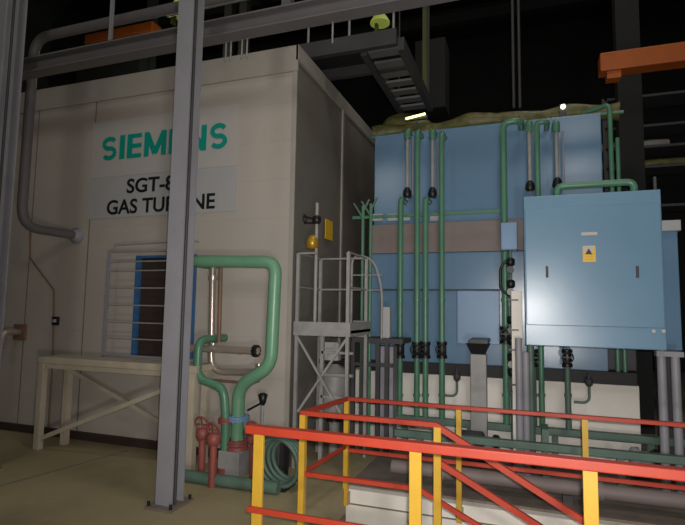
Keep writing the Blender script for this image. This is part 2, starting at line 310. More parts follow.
# hand wheel valves near the floor
for i, (px, py, Y, r, lab) in enumerate(((203,428,5.6,.1,'red handwheel valve left of the thick green pipe foot'), (214,433,5.35,.08,'red handwheel valve low between the green pipe feet'), (254,432,5.6,.09,'red handwheel valve right of the thick green pipe foot'))):
    c = P(px,py,Y); Q = T('handwheel_valve', lab, 'valve', (c.x,Y,0), 'red valves at the pipe feet')
    MB().cyl((c.x,Y,0), (c.x,Y,c.z-.12), .045).build('riser', 'valvered', Q); MB().lathe((c.x,Y,c.z-.14), [(.05,0),(.085,.03),(.085,.12),(.04,.14),(.02,.15),(.02,.18)]).build('body', 'valvered', Q)
    w = MB().ring((c.x,Y-.02,c.z+.05), r, .013, (0,1,.35)); w.bar((c.x-r,Y-.02,c.z+.05), (c.x+r,Y-.02,c.z+.05), .014, .014); w.bar((c.x,Y-.02+r*.3,c.z+.05-r*.9), (c.x,Y-.02-r*.3,c.z+.05+r*.9), .014, .014); w.build('handwheel', 'valvered', Q)
a = P(185,452,5.45)
one(MB().tube([(a.x,5.4,.07), (a.x+.5,5.4,.07), (a.x+1.3,5.42,.07)], .07, 12, .1), 'floor_pipe', 'greendark', 'dark green pipe lying on the floor behind the grey column foot', 'pipe')
Q = T('drench_shower', 'black-headed shower stand beside the thick green pipe', 'shower', (P(264,440,6.1).x,6.1,0))
c = P(263,396,6.1); MB().cyl((c.x,6.1,0), (c.x,6.1,c.z), .018).build('stand_pipe', 'galvp', Q)
MB().lathe((c.x,6.1,c.z-.12), [(.02,0),(.04,.03),(.065,.14),(.03,.16)]).build('head', 'iron', Q); MB().tube([(c.x,6.1,c.z-.08), (c.x-.22,6.1,c.z-.2)], .014, 8).build('arm', 'iron', Q)
Q = T('hose_coil', 'coiled dark green hose on the floor behind the front railing post', 'hose', (P(280,455,5.6).x,5.6,0))
c = P(280,452,5.6); h = MB()
for k in range(4): h.ring((c.x+.02*k,5.55+.06*k,.31), .28-.015*k, .028, (.15,1,.1), 28)
h.build('loops', 'greendark', Q)
MB().box((c.x-.12,5.5,0), (c.x+.12,5.8,.03)).build('stand_foot', 'iron', Q); MB().box((c.x-.02,5.76,.03), (c.x+.02,5.8,.62)).build('stand_post', 'iron', Q)
c = P(276,438,6.25); one(MB().box((c.x-.2,6.05,.0), (c.x+.15,6.38,.42)), 'junction_box', 'darksteel', 'dark grey floor box behind the hose coil at the enclosure corner', 'box', bevel=.01)

# ------------------------------------------------------------------ blue enclosure
YE = 8.3
ex0, ex1 = P(374,200,YE).x, P(602,150,YE).x; ezt = P(490,124,YE).z; ezb = P(450,365,YE).z
E2 = T('blue_equipment_enclosure', 'big blue enamelled equipment enclosure on a white plinth behind the vertical green pipes', 'enclosure', ((ex0+ex1)/2,YE,ezb))
zb1, zb2 = P(450,222,YE).z, P(450,252,YE).z
MB().box((ex0,YE,zb1), (ex1,11.8,ezt)).build('upper_casing', 'blue', E2, .015)
MB().box((ex0-.08,YE-.02,zb2), (ex1,11.8,zb1-.002)).build('middle_band', 'brown', E2)
MB().box((ex0-.06,YE,ezb+.02), (ex1,11.8,zb2-.002)).build('lower_casing', 'blue', E2, .015)
for px in (412, 447, 497, 548):
    x = P(px,180,YE).x; MB().box((x-.012,YE-.012,zb1+.05), (x+.012,YE-.001,ezt-.05)).build('casing_rib', 'blue', E2)
z = P(450,290,YE).z; MB().box((ex0-.06,YE-.03,z-.015), (P(500,290,YE).x,YE-.001,z+.015)).build('lower_joint', 'darksteel', E2)
x0, x1 = P(458,320,YE).x, P(500,320,YE).x
MB().box((x0,YE-.12,P(480,344,YE).z), (x1,YE-.001,P(480,291,YE).z)).build('hatch', 'bluel', E2, .01, label='lighter blue raised hatch')
z = P(415,216,YE).z
for px in (378, 393, 405, 436): 
    x = P(px,218,YE).x; MB().box((x-.09,YE-.03,P(px,221,YE).z), (x+.09,YE-.001,P(px,214,YE).z)).build('vent_tab', 'board2', E2)
MB().box((ex0-.1,YE-.02,ezb-.16), (ex1+.35,11.8,ezb+.018)).build('base_seal', 'blackrubber', E2)
px0, px1 = P(350,400,YE).x, P(640,400,YE).x
one(MB().box((px0,YE+.02,0), (px1,11.8,ezb-.162)), 'machine_plinth', 'white', 'long white painted plinth under the blue equipment enclosure', 'plinth', bevel=.01)
Q = T('dark_skid', 'dark machinery block on the plinth under the front blue cabinet', 'machine', (P(620,360,YE).x,8.8,.9))
MB().box((ex1+.01,YE+.2,ezb+.02), (P(640,360,YE).x,11,ezb+1.0)).build('block', 'darksteel', Q, .02)

# vertical green pipes
YP = 7.95
zh = P(577,432,YP).z
def riser(px, top, name_label, r=.045, foot=421, elbow=True, m='green', valve=None, xlean=0):
    a = P(px,350,YP); t = P(px,top,YP).z; x = a.x; o = T('green_riser_pipe', name_label, 'pipe', (x,YP,zh), 'green riser pipes before the blue enclosure')
    pts = [(x,YP,zh+.0)] + ([(x,YP,t), (x,YE+.05,t)] if elbow == True else [(x,YP,t), (x+elbow,YP,t), (x+elbow,YE+.03,t)] if elbow else [(x,YP,t)])
    MB().tube(pts, r, 14, .12).build('pipe_run', m, o)
    if valve:
        z = P(px,valve,YP).z; v = MB(); flange(v, (x,YP,z+.1), r*1.75, t=.018); flange(v, (x,YP,z-.1), r*1.75, t=.018); v.lathe((x,YP,z-.1), [(r*1.1,0),(r*1.5,.05),(r*1.5,.15),(r*1.1,.2)]); vb = v.build('valve_body', 'iron', o)
        w = MB(); w.cyl((x,YP,z), (x,YP-.15,z+.02), .012, 8); w.ring((x,YP-.15,z+.02), .07, .01, (0,1,0), 14); w.bar((x-.07,YP-.15,z+.02), (x+.07,YP-.15,z+.02), .012, .012); w.build('valve_wheel', 'iron', vb)
    for y in (300, 395):
        z = P(px,y,YP).z; MB().cyl((x,YP,z-.02), (x,YP,z+.02), r*1.25).build('clamp', m, o)
    return o
riser(400,198,'green riser pipe with black elbow, leftmost before the blue enclosure', valve=350)
riser(417,130,'bright green full-height riser pipe, second from the left before the blue enclosure', r=.045, valve=350)
riser(425.5,198,'green riser pipe with black elbow close beside a full-height green riser', valve=350)
riser(442,132,'green full-height riser pipe just left of the lighter blue hatch', r=.045, valve=350)
riser(506,122,'green riser pipe left of the front blue cabinet, bending in at its top', r=.05, valve=335, elbow=.26)
riser(533,352,'short dark green riser with black valve under the cabinet left half', r=.04, elbow=False, valve=358, m='greendark')
riser(567,352,'short dark green riser with black valve under the cabinet middle', r=.04, elbow=False, valve=358, m='greendark')
riser(541,122,'green pipe rising behind the cabinet top, left of the two', r=.04, elbow=.15)
Q = T('green_riser_pipe', 'green pipe standing right of the upper blue casing against the dark', 'pipe', (P(611,150,8.4).x,8.4,P(611,195,8.4).z))
x = P(611,150,8.4).x; MB().tube([(x,8.4,ezb), (x,8.4,P(611,104,8.4).z), (ex1-.2,8.4+.3,P(611,104,8.4).z)], .035, 10, .1).build('pipe_run', 'green', Q)
MB().cyl((x+.09,8.4,ezb), (x+.09,8.4,P(618,138,8.4).z), .03).build('side_pipe', 'green', Q)
# black elbows / bright rods
for px, top, bot, lab in ((407.5,132,196,'bright steel rod with dark green cap, leftmost on the upper blue casing'), (432.5,132,196,'bright steel rod with dark green cap between two green risers on the upper casing'),
                     (529,124,190,'bright steel rod with dark green cap above the front cabinet, left one'), (556,124,187,'bright steel rod with dark green cap above the front cabinet, right one')):
    Y = 8.1; a, b = P(px,top,Y), P(px,bot,Y); Q = T('steel_rod', lab, 'rod', (a.x,Y,b.z), 'capped steel rods on the blue casing')
    MB().cyl((a.x,Y,b.z), (a.x,Y,a.z), .03, 12).build('rod', 'galvp', Q)
    MB().cyl((a.x+.09,Y,b.z), (a.x+.09,Y,a.z-.12), .014, 8).build('guide', 'steelwork', Q)
    MB().tube([(a.x,Y,a.z-.12), (a.x,Y,a.z+.02), (a.x,YE,a.z+.02)], .055, 12, .06).build('cap', 'green', Q)
    MB().lathe((a.x,Y,b.z-.02), [(.05,0),(.075,.04),(.06,.12),(.03,.16)]).build('lower_joint', 'iron', Q); MB().box((a.x-.03,Y,b.z), (a.x+.03,YE-.001,b.z+.06)).build('bracket', 'iron', Q)
# horizontal slim bar across the casing
z = P(450,213,8.05).z; a, b = P(352,213,8.05).x, P(505,210,8.05).x
one(MB().box((a,8.07,z-.025), (b,8.1,z+.025)), 'crossing_rail', 'green', 'slim green horizontal rail crossing the blue enclosure at its brown band', 'rail')
# forked pair at left of the blue enclosure
for px, top, lab in ((362,206,'thin green pipe with forked top by the dark enclosure side'), (370,204,'thin green pipe with forked top at the blue casing corner')):
    Y = 7.7; x = P(px,300,Y).x; t = P(px,top,Y).z; Q = T('forked_pipe', lab, 'pipe', (x,Y,1.9), 'thin forked green pipes')
    MB().cyl((x,Y,0), (x,Y,t), .028, 10).build('pipe_run', 'green', Q); MB().tube([(x,Y,t-.2), (x-.16,Y,t+.05)], .018, 8).build('fork', 'greendark', Q); MB().tube([(x,Y,t-.1), (x+.1,Y,t+.1)], .018, 8).build('fork', 'greendark', Q)
# drain loops
for px, py, lab in ((457,376,'small drain cup with bent outlet pipe on the plinth left of the silver post'), (589,381,'small drain cup with bent outlet pipe on the plinth under the blue cabinet')):
    Y = 8.0; c = P(px,py,Y); Q = T('drain_cup', lab, 'drain', (c.x,Y,c.z), 'drain cups on the white plinth')
    MB().lathe((c.x,Y,c.z-.08), [(.02,0),(.05,.03),(.055,.1),(.03,.12)]).build('cup', 'darksteel', Q); MB().cyl((c.x,Y,c.z), (c.x,Y,ezb), .018).build('inlet', 'darksteel', Q)
    MB().tube([(c.x,Y,c.z-.05), (c.x,Y,c.z-.3), (c.x-.2,Y,c.z-.3)], .018, 8, .1).build('outlet', 'greendark', Q)
    MB().box((c.x-.02,Y,c.z-.02), (c.x+.02,YE+.02,c.z+.02)).build('bracket', 'darksteel', Q)
# header pipes on saddles
xh0, xh1 = P(398,425,YP).x, P(643,440,YP).x
Q = T('header_beam', 'upper dark green horizontal header running along the white plinth', 'pipe', ((xh0+xh1)/2,YP,0))
MB().box((xh0,YP-.06,zh-.07), (xh1+.9,YP+.06,zh+.03)).build('run', 'greendark', Q, .01)
for px in (405,470,555,650): x = P(px,435,YP).x; MB().box((x-.04,YP-.05,0), (x+.04,YP+.05,zh-.07)).build('support', 'greendark', Q)
YH = 7.0; z2 = P(577,450,YH).z; x0, x1 = P(395,437,YH).x, P(760,460,YH).x
Q = T('header_beam', 'lower dark green horizontal header in front, beside the floor walkway', 'pipe', (x0,YH,0))
MB().box((x0,YH-.05,z2-.045), (x1,YH+.05,z2+.045)).build('run', 'greendark', Q, .01)
for px in (420,520,620,720): x = P(px,450,YH).x; MB().box((x-.04,YH-.04,0), (x+.04,YH+.04,z2-.045)).build('support', 'greendark', Q)
x = P(545,440,7.3).x; one(MB().box((x-.04,7.05,.0), (x+.04,7.4,z2+.2)), 'pipe_support', 'greendark', 'short dark green bracket block between the two horizontal headers', 'bracket')
for px, lab in ((484,'pale grey pump casing between the headers left of the dark grey pipes'), (640,'pale grey coupling end between the headers at right')):
    Y = 7.4; c = P(px,443,Y); Q = T('pump_coupling', lab, 'pump', (c.x,Y,0), 'pale couplings between the headers')
    MB().lathe((c.x-.12,Y,.32), [(.08,0),(.13,.03),(.13,.1),(.09,.12),(.09,.2),(.05,.26)], (1,0,0)).build('casing', 'galvp', Q); MB().box((c.x-.1,Y-.08,0), (c.x+.1,Y+.08,.24)).build('foot', 'darksteel', Q); flange(MB(), (c.x+.16,Y,.32), .12, (1,0,0)).build('flange', 'iron', Q)
Y = 7.3; c = P(452,443,Y); Q = T('motor', 'round-topped dark motor sitting behind the lower header', 'motor', (c.x,Y,0))
c = P(472,440,Y); MB().lathe((c.x-.16,Y,.36), [(.1,0),(.13,.02),(.13,.3),(.1,.32)], (1,0,0)).build('housing', 'darksteel', Q); MB().box((c.x-.12,Y-.1,0), (c.x+.12,Y+.1,.26)).build('foot', 'darksteel', Q)
# big pipe on the floor
Q = T('lagged_floor_pipe', 'long grey pipe lying low along the pit edge behind the back railing', 'pipe', (0,6.4,0))
MB().cyl((-1.6,6.42,.16), (6,6.42,.16), .08, 18).build('pipe_run', 'brown', Q)
for x in (-1.3,.4,1.63,3.2): MB().box((x-.05,6.32,0), (x+.05,6.52,.1)).build('saddle', 'darksteel', Q); MB().cyl((x+.3,6.42,.16), (x+.36,6.42,.16), .1, 18).build('coupling', 'brown', Q)

# silver post and grey pipes at the centre
Q = T('silver_support_post', 'wide galvanised support post with black flared cap before the white plinth', 'post', (P(478,420,7.6).x,7.6,0))
x0, x1 = P(471,380,7.6).x, P(487,380,7.6).x; zt2 = P(478,354,7.6).z; zc = P(478,343,7.6).z
MB().box((x0,7.52,0), (x1,7.68,zt2)).build('post', 'galvp', Q, .008)
m = MB(); a0, a1 = x0+.02, x1-.02; m.add([(a0,7.54,zt2),(a1,7.54,zt2),(a1,7.66,zt2),(a0,7.66,zt2),(x0-.05,7.48,zc),(x1+.05,7.48,zc),(x1+.05,7.72,zc),(x0-.05,7.72,zc)], [(0,3,2,1),(4,5,6,7),(0,1,5,4),(1,2,6,5),(2,3,7,6),(3,0,4,7)]); m.build('flared_cap', 'iron', Q)
MB().box((x0-.06,7.46,0), (x1+.06,7.74,.03)).build('foot_plate', 'galv', Q)
MB().box((x0-.02,7.5,zc), (x1+.02,YE+.1,zc+.05)).build('bracket', 'iron', Q)
Q = T('bright_column', 'bright silver narrow column left of the front blue cabinet', 'post', (P(514,420,7.45).x,7.45,0))
x0, x1 = P(512,350,7.45).x, P(523,350,7.45).x; zt3 = P(517,291,7.45).z
MB().box((x0,7.4,0), (x1,7.5,zt3)).build('post', 'white', Q, .006)
for y in (300,330,350,385): z = P(517,y,7.4).z; MB().box((x0-.05,7.385,z-.01), (x1-.05,7.4,z+.01)).build('rung_strap', 'iron', Q)
Q = T('twin_grey_pipes', 'pair of dark grey vertical pipes just under the left edge of the blue cabinet', 'pipe', (P(524,430,7.3).x,7.3,0))
for px, t in ((519.5,338),(526.5,352)): x = P(px,400,7.15).x; MB().cyl((x,7.2,0), (x,7.2,P(px,t,7.2).z), .045, 12).build('pipe', 'steelwork', Q)
# fittings string by riser x=506
Q = T('valve_manifold', 'vertical string of dark valves and gauges left of the bright silver column', 'valve', (P(509,300,7.8).x,7.8,0))
x = P(511,300,7.75).x
MB().cyl((x,7.75,0), (x,7.75,P(511,248,7.75).z), .022, 10).build('pipe', 'greendark', Q)
for y in (262,284,320,341,357,372): z = P(511,y,7.75).z; MB().lathe((x,7.75,z-.06), [(.03,0),(.06,.02),(.06,.1),(.03,.12)]).build('fitting', 'iron', Q)
for y, m in ((270,'iron'),(292,'galvp'),(330,'iron'),(364,'galvp'),(388,'iron')): z = P(511,y,7.7).z; MB().cyl((x,7.7,z), (x,7.62,z), .05, 14).build('gauge', m, Q)
MB().tube([(x,7.75,P(511,258,7.75).z), (x-.14,7.75,P(511,266,7.75).z), (x-.14,7.75,P(511,290,7.75).z), (x,7.75,P(511,296,7.75).z)], .02, 8, .08).build('bypass', 'iron', Q)
c0, c1 = P(501,250,7.7), P(517,222,7.7)
Q = T('small_blue_box', 'small light blue box on the wall beside the cabinet top left', 'box', (c0.x,7.7,c0.z))
MB().box((c0.x,7.7,c0.z), (c1.x,7.95,c1.z)).build('housing', 'bluel', Q, .01); MB().box((c0.x+.02,7.69,c0.z+.02), (c1.x-.02,7.7,c1.z-.02)).build('lid', 'bluel', Q)
MB().box((c0.x+.05,7.9,c0.z+.1), (c1.x-.05,YE-.02,c0.z+.2)).build('bracket', 'iron', Q)

# ------------------------------------------------------------------ front blue cabinet
YC = 7.0
k0, k1 = P(524.5,270,YC).x, P(664,270,YC).x; kz1 = P(590,193,YC).z; kz0 = P(597,348,YC).z
C = T('front_blue_cabinet', 'large blue enamelled cabinet on grey legs with yellow warning sign', 'cabinet', ((k0+k1)/2,YC,0))
MB().box((k0,YC,kz0), (k1,YC+.5,kz1)).build('body', 'blue2', C, .012)
d = MB().box((k0+.015,YC-.02,kz0+.26), (k1-.015,YC-.001,kz1-.17)).build('door', 'blue2', C, .008)
for px in (547,637): c = P(px,272,YC); MB().box((c.x-.015,YC-.045,c.z-.07), (c.x+.015,YC-.02,c.z+.07)).build('handle', 'darksteel', d)
c = P(589,234,YC); MB().box((c.x-.09,YC-.027,c.z-.02), (c.x+.09,YC-.021,c.z+.02)).build('name_label', 'board', C, label='small white label strip')
for px in (655,665): c = P(px-2,331,YC); MB().cyl((c.x,YC-.001,c.z), (c.x,YC-.03,c.z), .022, 12).build('stud', 'board', C)
for px, Y in ((663,7.25),(677,7.2)): 
    x = P(px,400,Y).x; t = P(px,352,Y).z if px < 670 else P(px,352,Y).z; MB().cyl((x,Y,0), (x,Y,t if px > 670 else kz0), .05, 12).build('leg', 'steelwork', C)
x = k0+.06; MB().cyl((x,YC+.4,0), (x,YC+.4,kz0), .045, 12).build('leg', 'greendark', C)
x = P(665,350,7.2).x; MB().box((x-.1,7.15,P(670,354,7.2).z-.03), (P(677,352,7.2).x+.06,7.28,P(670,354,7.2).z+.03)).build('leg_bracket', 'steelwork', C)
W = T('warning_sign', 'yellow and white warning sign fixed on the front blue cabinet door', 'sign', P(589,253,YC-.03))
a, b = P(583,262,YC-.03), P(595.5,245.5,YC-.03); zm2 = a.z+(b.z-a.z)*.42
MB().box((a.x,YC-.026,a.z), (b.x,YC-.021,b.z)).build('plate', 'ysign', W)
MB().box((a.x+.005,YC-.029,zm2+.045), (b.x-.02,YC-.026,b.z-.006)).build('upper_field', 'board', W, label='white upper field')
xm = (a.x+b.x)/2; MB().add([(xm-.045,YC-.031,zm2+.01),(xm+.035,YC-.031,zm2+.01),(xm-.005,YC-.031,zm2+.085),(xm-.045,YC-.0262,zm2+.01),(xm+.035,YC-.0262,zm2+.01),(xm-.005,YC-.0262,zm2+.085)], [(0,1,2),(5,4,3),(0,3,4,1),(1,4,5,2),(2,5,3,0)]).build('triangle', 'iron', W)
for i in range(3): z = a.z+.03+i*.03; MB().box((a.x+.02,YC-.029,z), (b.x-.03,YC-.026,z+.01)).build('text_line', 'brass', W)
Q = T('cabinet_top_pipe', 'green pipe looping over the top of the front blue cabinet', 'pipe', P(600,188,YC+.25))
a, b = P(557,188,YC+.25), P(634,186,YC+.25); t = P(598,184,YC+.25).z
MB().tube([(a.x,YC+.25,kz1), (a.x,YC+.25,t), (b.x,YC+.25,t), (b.x,YC+.25,kz1)], .045, 14, .14).build('pipe_run', 'green', Q)
for x in (a.x,b.x): MB().cyl((x,YC+.25,kz1), (x,YC+.25,kz1+.03), .075).build('flange', 'greendark', Q)
a = P(661,190,YC+.05); one(MB().box((k1-.05,YC+.1,kz1), (k1-.02,YC+.13,kz1+.18)), 'cabinet_lug', 'darksteel', 'thin dark upright lug on the right end of the cabinet top', 'lug')
a, b = P(664,350,7.9), P(677,222,7.9)
Q = T('side_blue_cabinet', 'narrow blue cabinet half hidden right behind the front blue cabinet', 'cabinet', (a.x,7.9,0))
MB().box((a.x-.05,7.9,a.z), (b.x,8.35,b.z)).build('body', 'blue', Q, .01); MB().box((a.x-.05,7.85,b.z-.12), (b.x+.03,8.35,b.z+.02)).build('hood', 'board2', Q)
MB().box((a.x-.03,7.95,0), (b.x-.03,8.3,a.z)).build('stand', 'darksteel', Q)

# ------------------------------------------------------------------ access platform with ladder
YA = 6.35; ax0, ax1 = cx+.08, P(350,330,YA).x; dz = P(320,322,YA).z; dz0 = P(320,336,YA).z
A = T('access_platform', 'galvanised access platform with cross-braced legs at the enclosure corner', 'platform', (ax0,YA,0))
MB().box((ax0,YA,dz0), (ax1,YA+.03,dz)).build('fascia', 'galvp', A)
MB().box((ax0,YA+.03,dz0+.04), (ax1,YA+.92,dz0+.08)).build('deck', 'darksteel', A)
MB().box((ax1-.03,YA+.03,dz0), (ax1,YA+.92,dz)).build('side_fascia', 'galvp', A)
rt = P(300,253,YA).z
for x, y in ((ax0+.03,YA+.05),(ax1-.05,YA+.05),(ax0+.03,YA+.87),(ax1-.05,YA+.87)): MB().box((x-.022,y-.022,0), (x+.022,y+.022,rt)).build('leg', 'galvp', A)
for z in (rt, (rt+dz)/2):
    for a, b in (((ax0+.03,YA+.05,z),(ax0+.03,YA+.87,z)),((ax1-.05,YA+.05,z),(ax1-.05,YA+.87,z)),((ax0+.03,YA+.87,z),(ax1-.05,YA+.87,z))): MB().cyl(a, b, .015, 8).build('guard_rail', 'galvp', A)
MB().cyl((ax0+.03,YA+.05,rt), (ax0+.3,YA+.05,rt), .015, 8).build('guard_rail', 'galvp', A)
for a, b in (((ax0+.03,YA+.04,dz0),(ax1-.1,YA+.04,.72)),((ax1-.05,YA+.075,dz0),(ax0+.06,YA+.075,.72))): MB().bar(a, b, .03, .03).build('brace', 'galvp', A)
for y in (352,374,396): z = P(320,y,YA+.3).z; MB().bar((ax0+.3,YA+.3,z), (ax1-.05,YA+.3,z), .04, .035).build('cross_bar', 'galvp', A)
MB().box((ax0+.28,YA+.28,0), (ax0+.33,YA+.33,dz0+.04)).build('leg', 'galvp', A)
# mast with lamp & devices
Q = T('mast', 'pale slim mast with black valve and brass bell rising from the access platform', 'mast', (P(316,322,YA+.12).x,YA+.12,dz0))
x = P(316,260,YA+.12).x; t = P(316,203,YA+.12).z
MB().tube([(x,YA+.12,dz0+.06), (x,YA+.12,t)], .024, 10).build('pole', 'galvp', Q)
z = P(312,248,YA+.12).z; MB().lathe((x-.05,YA+.1,z), [(.02,-.02),(.085,0),(.085,.1),(.05,.16),(.02,.18)]).build('bell', 'brass', Q)
z = P(314,220,YA+.12).z; v = MB().lathe((x,YA+.12,z-.06), [(.03,0),(.06,.03),(.06,.1),(.03,.12)]); v.tube([(x,YA+.12,z), (x-.2,YA+.1,z+.06)], .014, 8); v.tube([(x,YA+.12,z-.04), (x-.18,YA+.1,z-.04)], .014, 8); v.ring((x-.17,YA+.1,z+.02), .05, .01, (1,0,0), 14); v.build('valve', 'iron', Q)
c = PX(328,230,cx+.03); one(MB().box((cx+.041,c.y-.16,c.z-.16), (cx+.052,c.y+.16,c.z+.16)), 'yellow_notice', 'ysign', 'small yellow notice plate on the dark side of the beige enclosure', 'sign')
# second platform bay
YA2 = 7.35; x0, x1 = P(352,330,YA2).x, P(386,330,YA2).x
A2 = T('rear_platform', 'darker rear platform bay with curved handrail before the blue enclosure corner', 'platform', (x0,YA2,0))
zd = P(365,338,YA2).z
MB().box((x0,YA2,zd-.07), (x1+.25,YA2+.6,zd)).build('deck', 'darksteel', A2)
z = P(370,363,YA2).z; MB().box((x0,YA2,z-.05), (x1+.1,YA2+.06,z)).build('tie_beam', 'darksteel', A2)
for px, lg in ((352,1),(362,1),(377,1),(386,1)): x = P(px,380,YA2).x; MB().box((x-.03,YA2+.02,0), (x+.03,YA2+.08,zd-.07)).build('leg', 'darksteel', A2)
a, b = P(351,254,YA2), P(381,300,YA2); c = P(372,258,YA2)
MB().tube([(a.x,YA2+.05,zd), (a.x,YA2+.05,a.z), (c.x,YA2+.05,c.z), (b.x,YA2+.05,b.z+.2), (b.x,YA2+.05,zd)], .02, 8, .25).build('curved_handrail', 'galvp', A2)
for y in (275,290): z = P(360,y,YA2).z; MB().cyl((a.x,YA2+.05,z), (b.x,YA2+.05,z), .012, 8).build('guard_rail', 'galvp', A2)
c = P(386,322,YA2+.2); one(MB().box((c.x-.07,YA2+.15,zd), (c.x+.07,YA2+.3,P(386,307,YA2+.2).z)), 'white_gauge_box', 'board2', 'upright off-white box standing at the end of the rear platform', 'box', bevel=.01)
c = P(358,330,YA2); one(MB().box((c.x-.12,YA2+.1,zd), (c.x+.06,YA2+.3,P(358,322,YA2).z+.02)), 'grey_terminal_box', 'galvp', 'squat grey box on the rear platform deck behind the leg of the front platform', 'box', bevel=.01)
x = P(386,400,7.6).x; one(MB().box((x-.13,7.5,0), (x+.13,7.75,P(386,338,7.6).z-.12)), 'concrete_pier', 'steelwork', 'broad dark grey pier under the rear platform end', 'pier')
# tanks & motors inside the tower
c = P(335,374,7.2); Q = T('grey_vessel', 'round grey vessel seen through the cross-braced platform legs', 'vessel', (c.x,7.2,0))
MB().lathe((c.x,7.2,0), [(.08,0),(.08,.5),(.18,.58),(.22,.7),(.22,1.1),(.18,1.22),(.06,1.28),(.06,1.36)]).build('shell', 'galvp', Q); flange(MB(), (c.x,7.2,.5), .12).build('flange', 'iron', Q)
MB().box((c.x-.22,7.1,1.3), (c.x+.18,7.3,1.36)).build('top_bracket', 'iron', Q); MB().box((c.x-.12,7.0,1.36), (c.x+.12,7.12,1.62)).build('terminal_box', 'board2', Q)

# ------------------------------------------------------------------ railings
RZ = 1.03; RM2 = .4
fx0 = P(251,432,YF).x
R1 = T('front_railing', 'nearest red and yellow railing along the pit, thick posts', 'railing', (fx0,YF,0))
fz = P(420,446,YF).z
MB().box((fx0-.03,YF-.05,fz-.035), (5.5,YF+.04,fz+.03)).build('top_rail', 'red', R1, .008)
fm = P(250,508,YF).z; MB().box((fx0,YF-.035,fm-.022), (5.5,YF-.005,fm+.022)).build('middle_rail', 'red', R1, .005)
for px in (256.5, 415, 591, 800):
    x = P(px,500,YF).x if px < 700 else 3.6
    MB().box((x-.044,YF-.0,0), (x+.044,YF+.03,fz-.035)).build('post', 'yellow', R1, .004)
    MB().box((x-.08,YF-.06,0), (x+.08,YF-.0,.015)).build('base_plate', 'red', R1)
R2 = T('stair_and_pit_railing', 'red and yellow railing behind the front one, sloping down the pit stair', 'railing', (XL,YM,0))
mx0 = P(303,440,YM).x; mx1 = P(438,450,YM).x; mz = P(370,418.5,YM).z; mm = P(360,481,YM).z
bzt = P(460,407.5,5.93).z; bx = P(346.5,440,5.93).x
MB().box((mx0-.03,YM-.03,mz-.025), (mx1,YM+.03,mz+.02)).build('top_rail', 'red', R2, .006)
MB().bar((mx0,YM,mz), (bx,5.93,bzt), .05, .04).build('return_rail', 'red', R2)
MB().bar((mx0,YM,mm), (bx,5.93,mm), .03, .04).build('return_middle_rail', 'red', R2)
MB().box((bx-.03,5.9,bzt-.02), (5.5,5.96,bzt+.02)).build('back_top_rail', 'red', R2, .005)
bm_ = P(640,483,5.93).z; MB().box((bx,5.915,bm_-.02), (5.5,5.945,bm_+.02)).build('back_middle_rail', 'red', R2)
MB().box((mx0,YM-.02,mm-.02), (P(419,488,YM).x,YM+.02,mm+.02)).build('middle_rail', 'red', R2)
def desc(p, q, w, h, nm):
    a = P(*p,YM); b = P(*q,YM); d = (b-a)/(b.x-a.x); b = a+d*(2.2-a.x if nm == 'stair_handrail' else 1.9-a.x); a.y = b.y = YM; MB().bar(a, b, w, h).build(nm, 'red', R2)
desc((436,425), (587,523), .055, .05, 'stair_handrail'); desc((437,461), (534,523), .045, .05, 'stair_middle_rail'); desc((417,488), (479,526), .035, .04, 'stair_lower_rail')
for px in (305,): MB().box((mx0-.03,YM-.03,0), (mx0+.03,YM+.03,mz-.02)).build('post', 'yellow', R2)
MB().box((mx1-.035,YM-.03,0), (mx1+.03,YM+.03,mz-.02)).build('post', 'yellow', R2)
s = 2.0; hz = P(587,523,YM).z; slope = (hz-mz)/(P(587,523,YM).x-mx1)
MB().box((1.2-.03,YM-.03,slope*(1.2-mx1)-.25), (1.2+.03,YM+.03,mz+slope*(1.2-mx1))).build('post', 'yellow', R2)
for px in (346.5, 459, 585, 760):
    x = P(px,440,5.93).x; MB().box((x-.028,5.9,-.2), (x+.028,5.96,bzt-.02)).build('post', 'yellow', R2); MB().box((x-.04,5.96,-.2), (x+.04,YB,-.05)).build('fixing_lug', 'steelwork', R2)
ST = T('pit_stair', 'steel stair dropping into the pit between the railings', 'stair', (XS,(YF+YM)/2,0))
n = int(2.4/ (-slope*.27))
for k in range(1, n): MB().box((XS+.27*(k-1),YF+.06,slope*.27*k-.03), (XS+.27*k,YM-.06,slope*.27*k)).build('tread', 'darksteel', ST)
for y in (YF+.04,YM-.05): MB().bar((XS,y,-.12), (XS+.27*n,y,slope*.27*n-.05), .02, .2).build('stringer', 'darksteel', ST)

# ------------------------------------------------------------------ overhead steel
YO = 5.15
zA, zB = P(230,37.5,YO).z, P(230,21,YO).z
O = T('gallery_beam', 'long grey overhead beam crossing above the beige enclosure', 'beam', (-3,YO,zA))
MB().ibeam((-11.5,YO,(zA+zB)/2), (8.9,YO,(zA+zB)/2), .2, zB-zA, .02).build('beam', 'beamsteel', O)
for px, w in ((289,.06),):
    x = P(px,20,YO+.3).x; MB().box((x-w,YO+.2,zt-.3), (x+w,YO+.32,zB+3)).build('hanger_post', 'beamsteel', O)
    MB().box((x-.04,YO,zB-.1), (x+.04,YO+.25,zB)).build('hanger_bracket', 'steelwork', O)
for px in (227,232,243,248,333): x = P(px,45,YO+.1).x; MB().cyl((x,YO+.08,zA-.25), (x,YO+.08,zA+.02), .012, 6).build('hanger_rod', 'galvp', O)
for px, py in ((112,12),): x = P(px,py,YO).x; MB().box((x-.02,YO-.02,zB), (x+.02,YO+.02,zB+1.1)).build('baluster', 'steelwork', O)
MB().box((-11.5,YO-.02,zB+1.05), (8.9,YO+.02,zB+1.1)).build('handrail', 'darksteel', O)
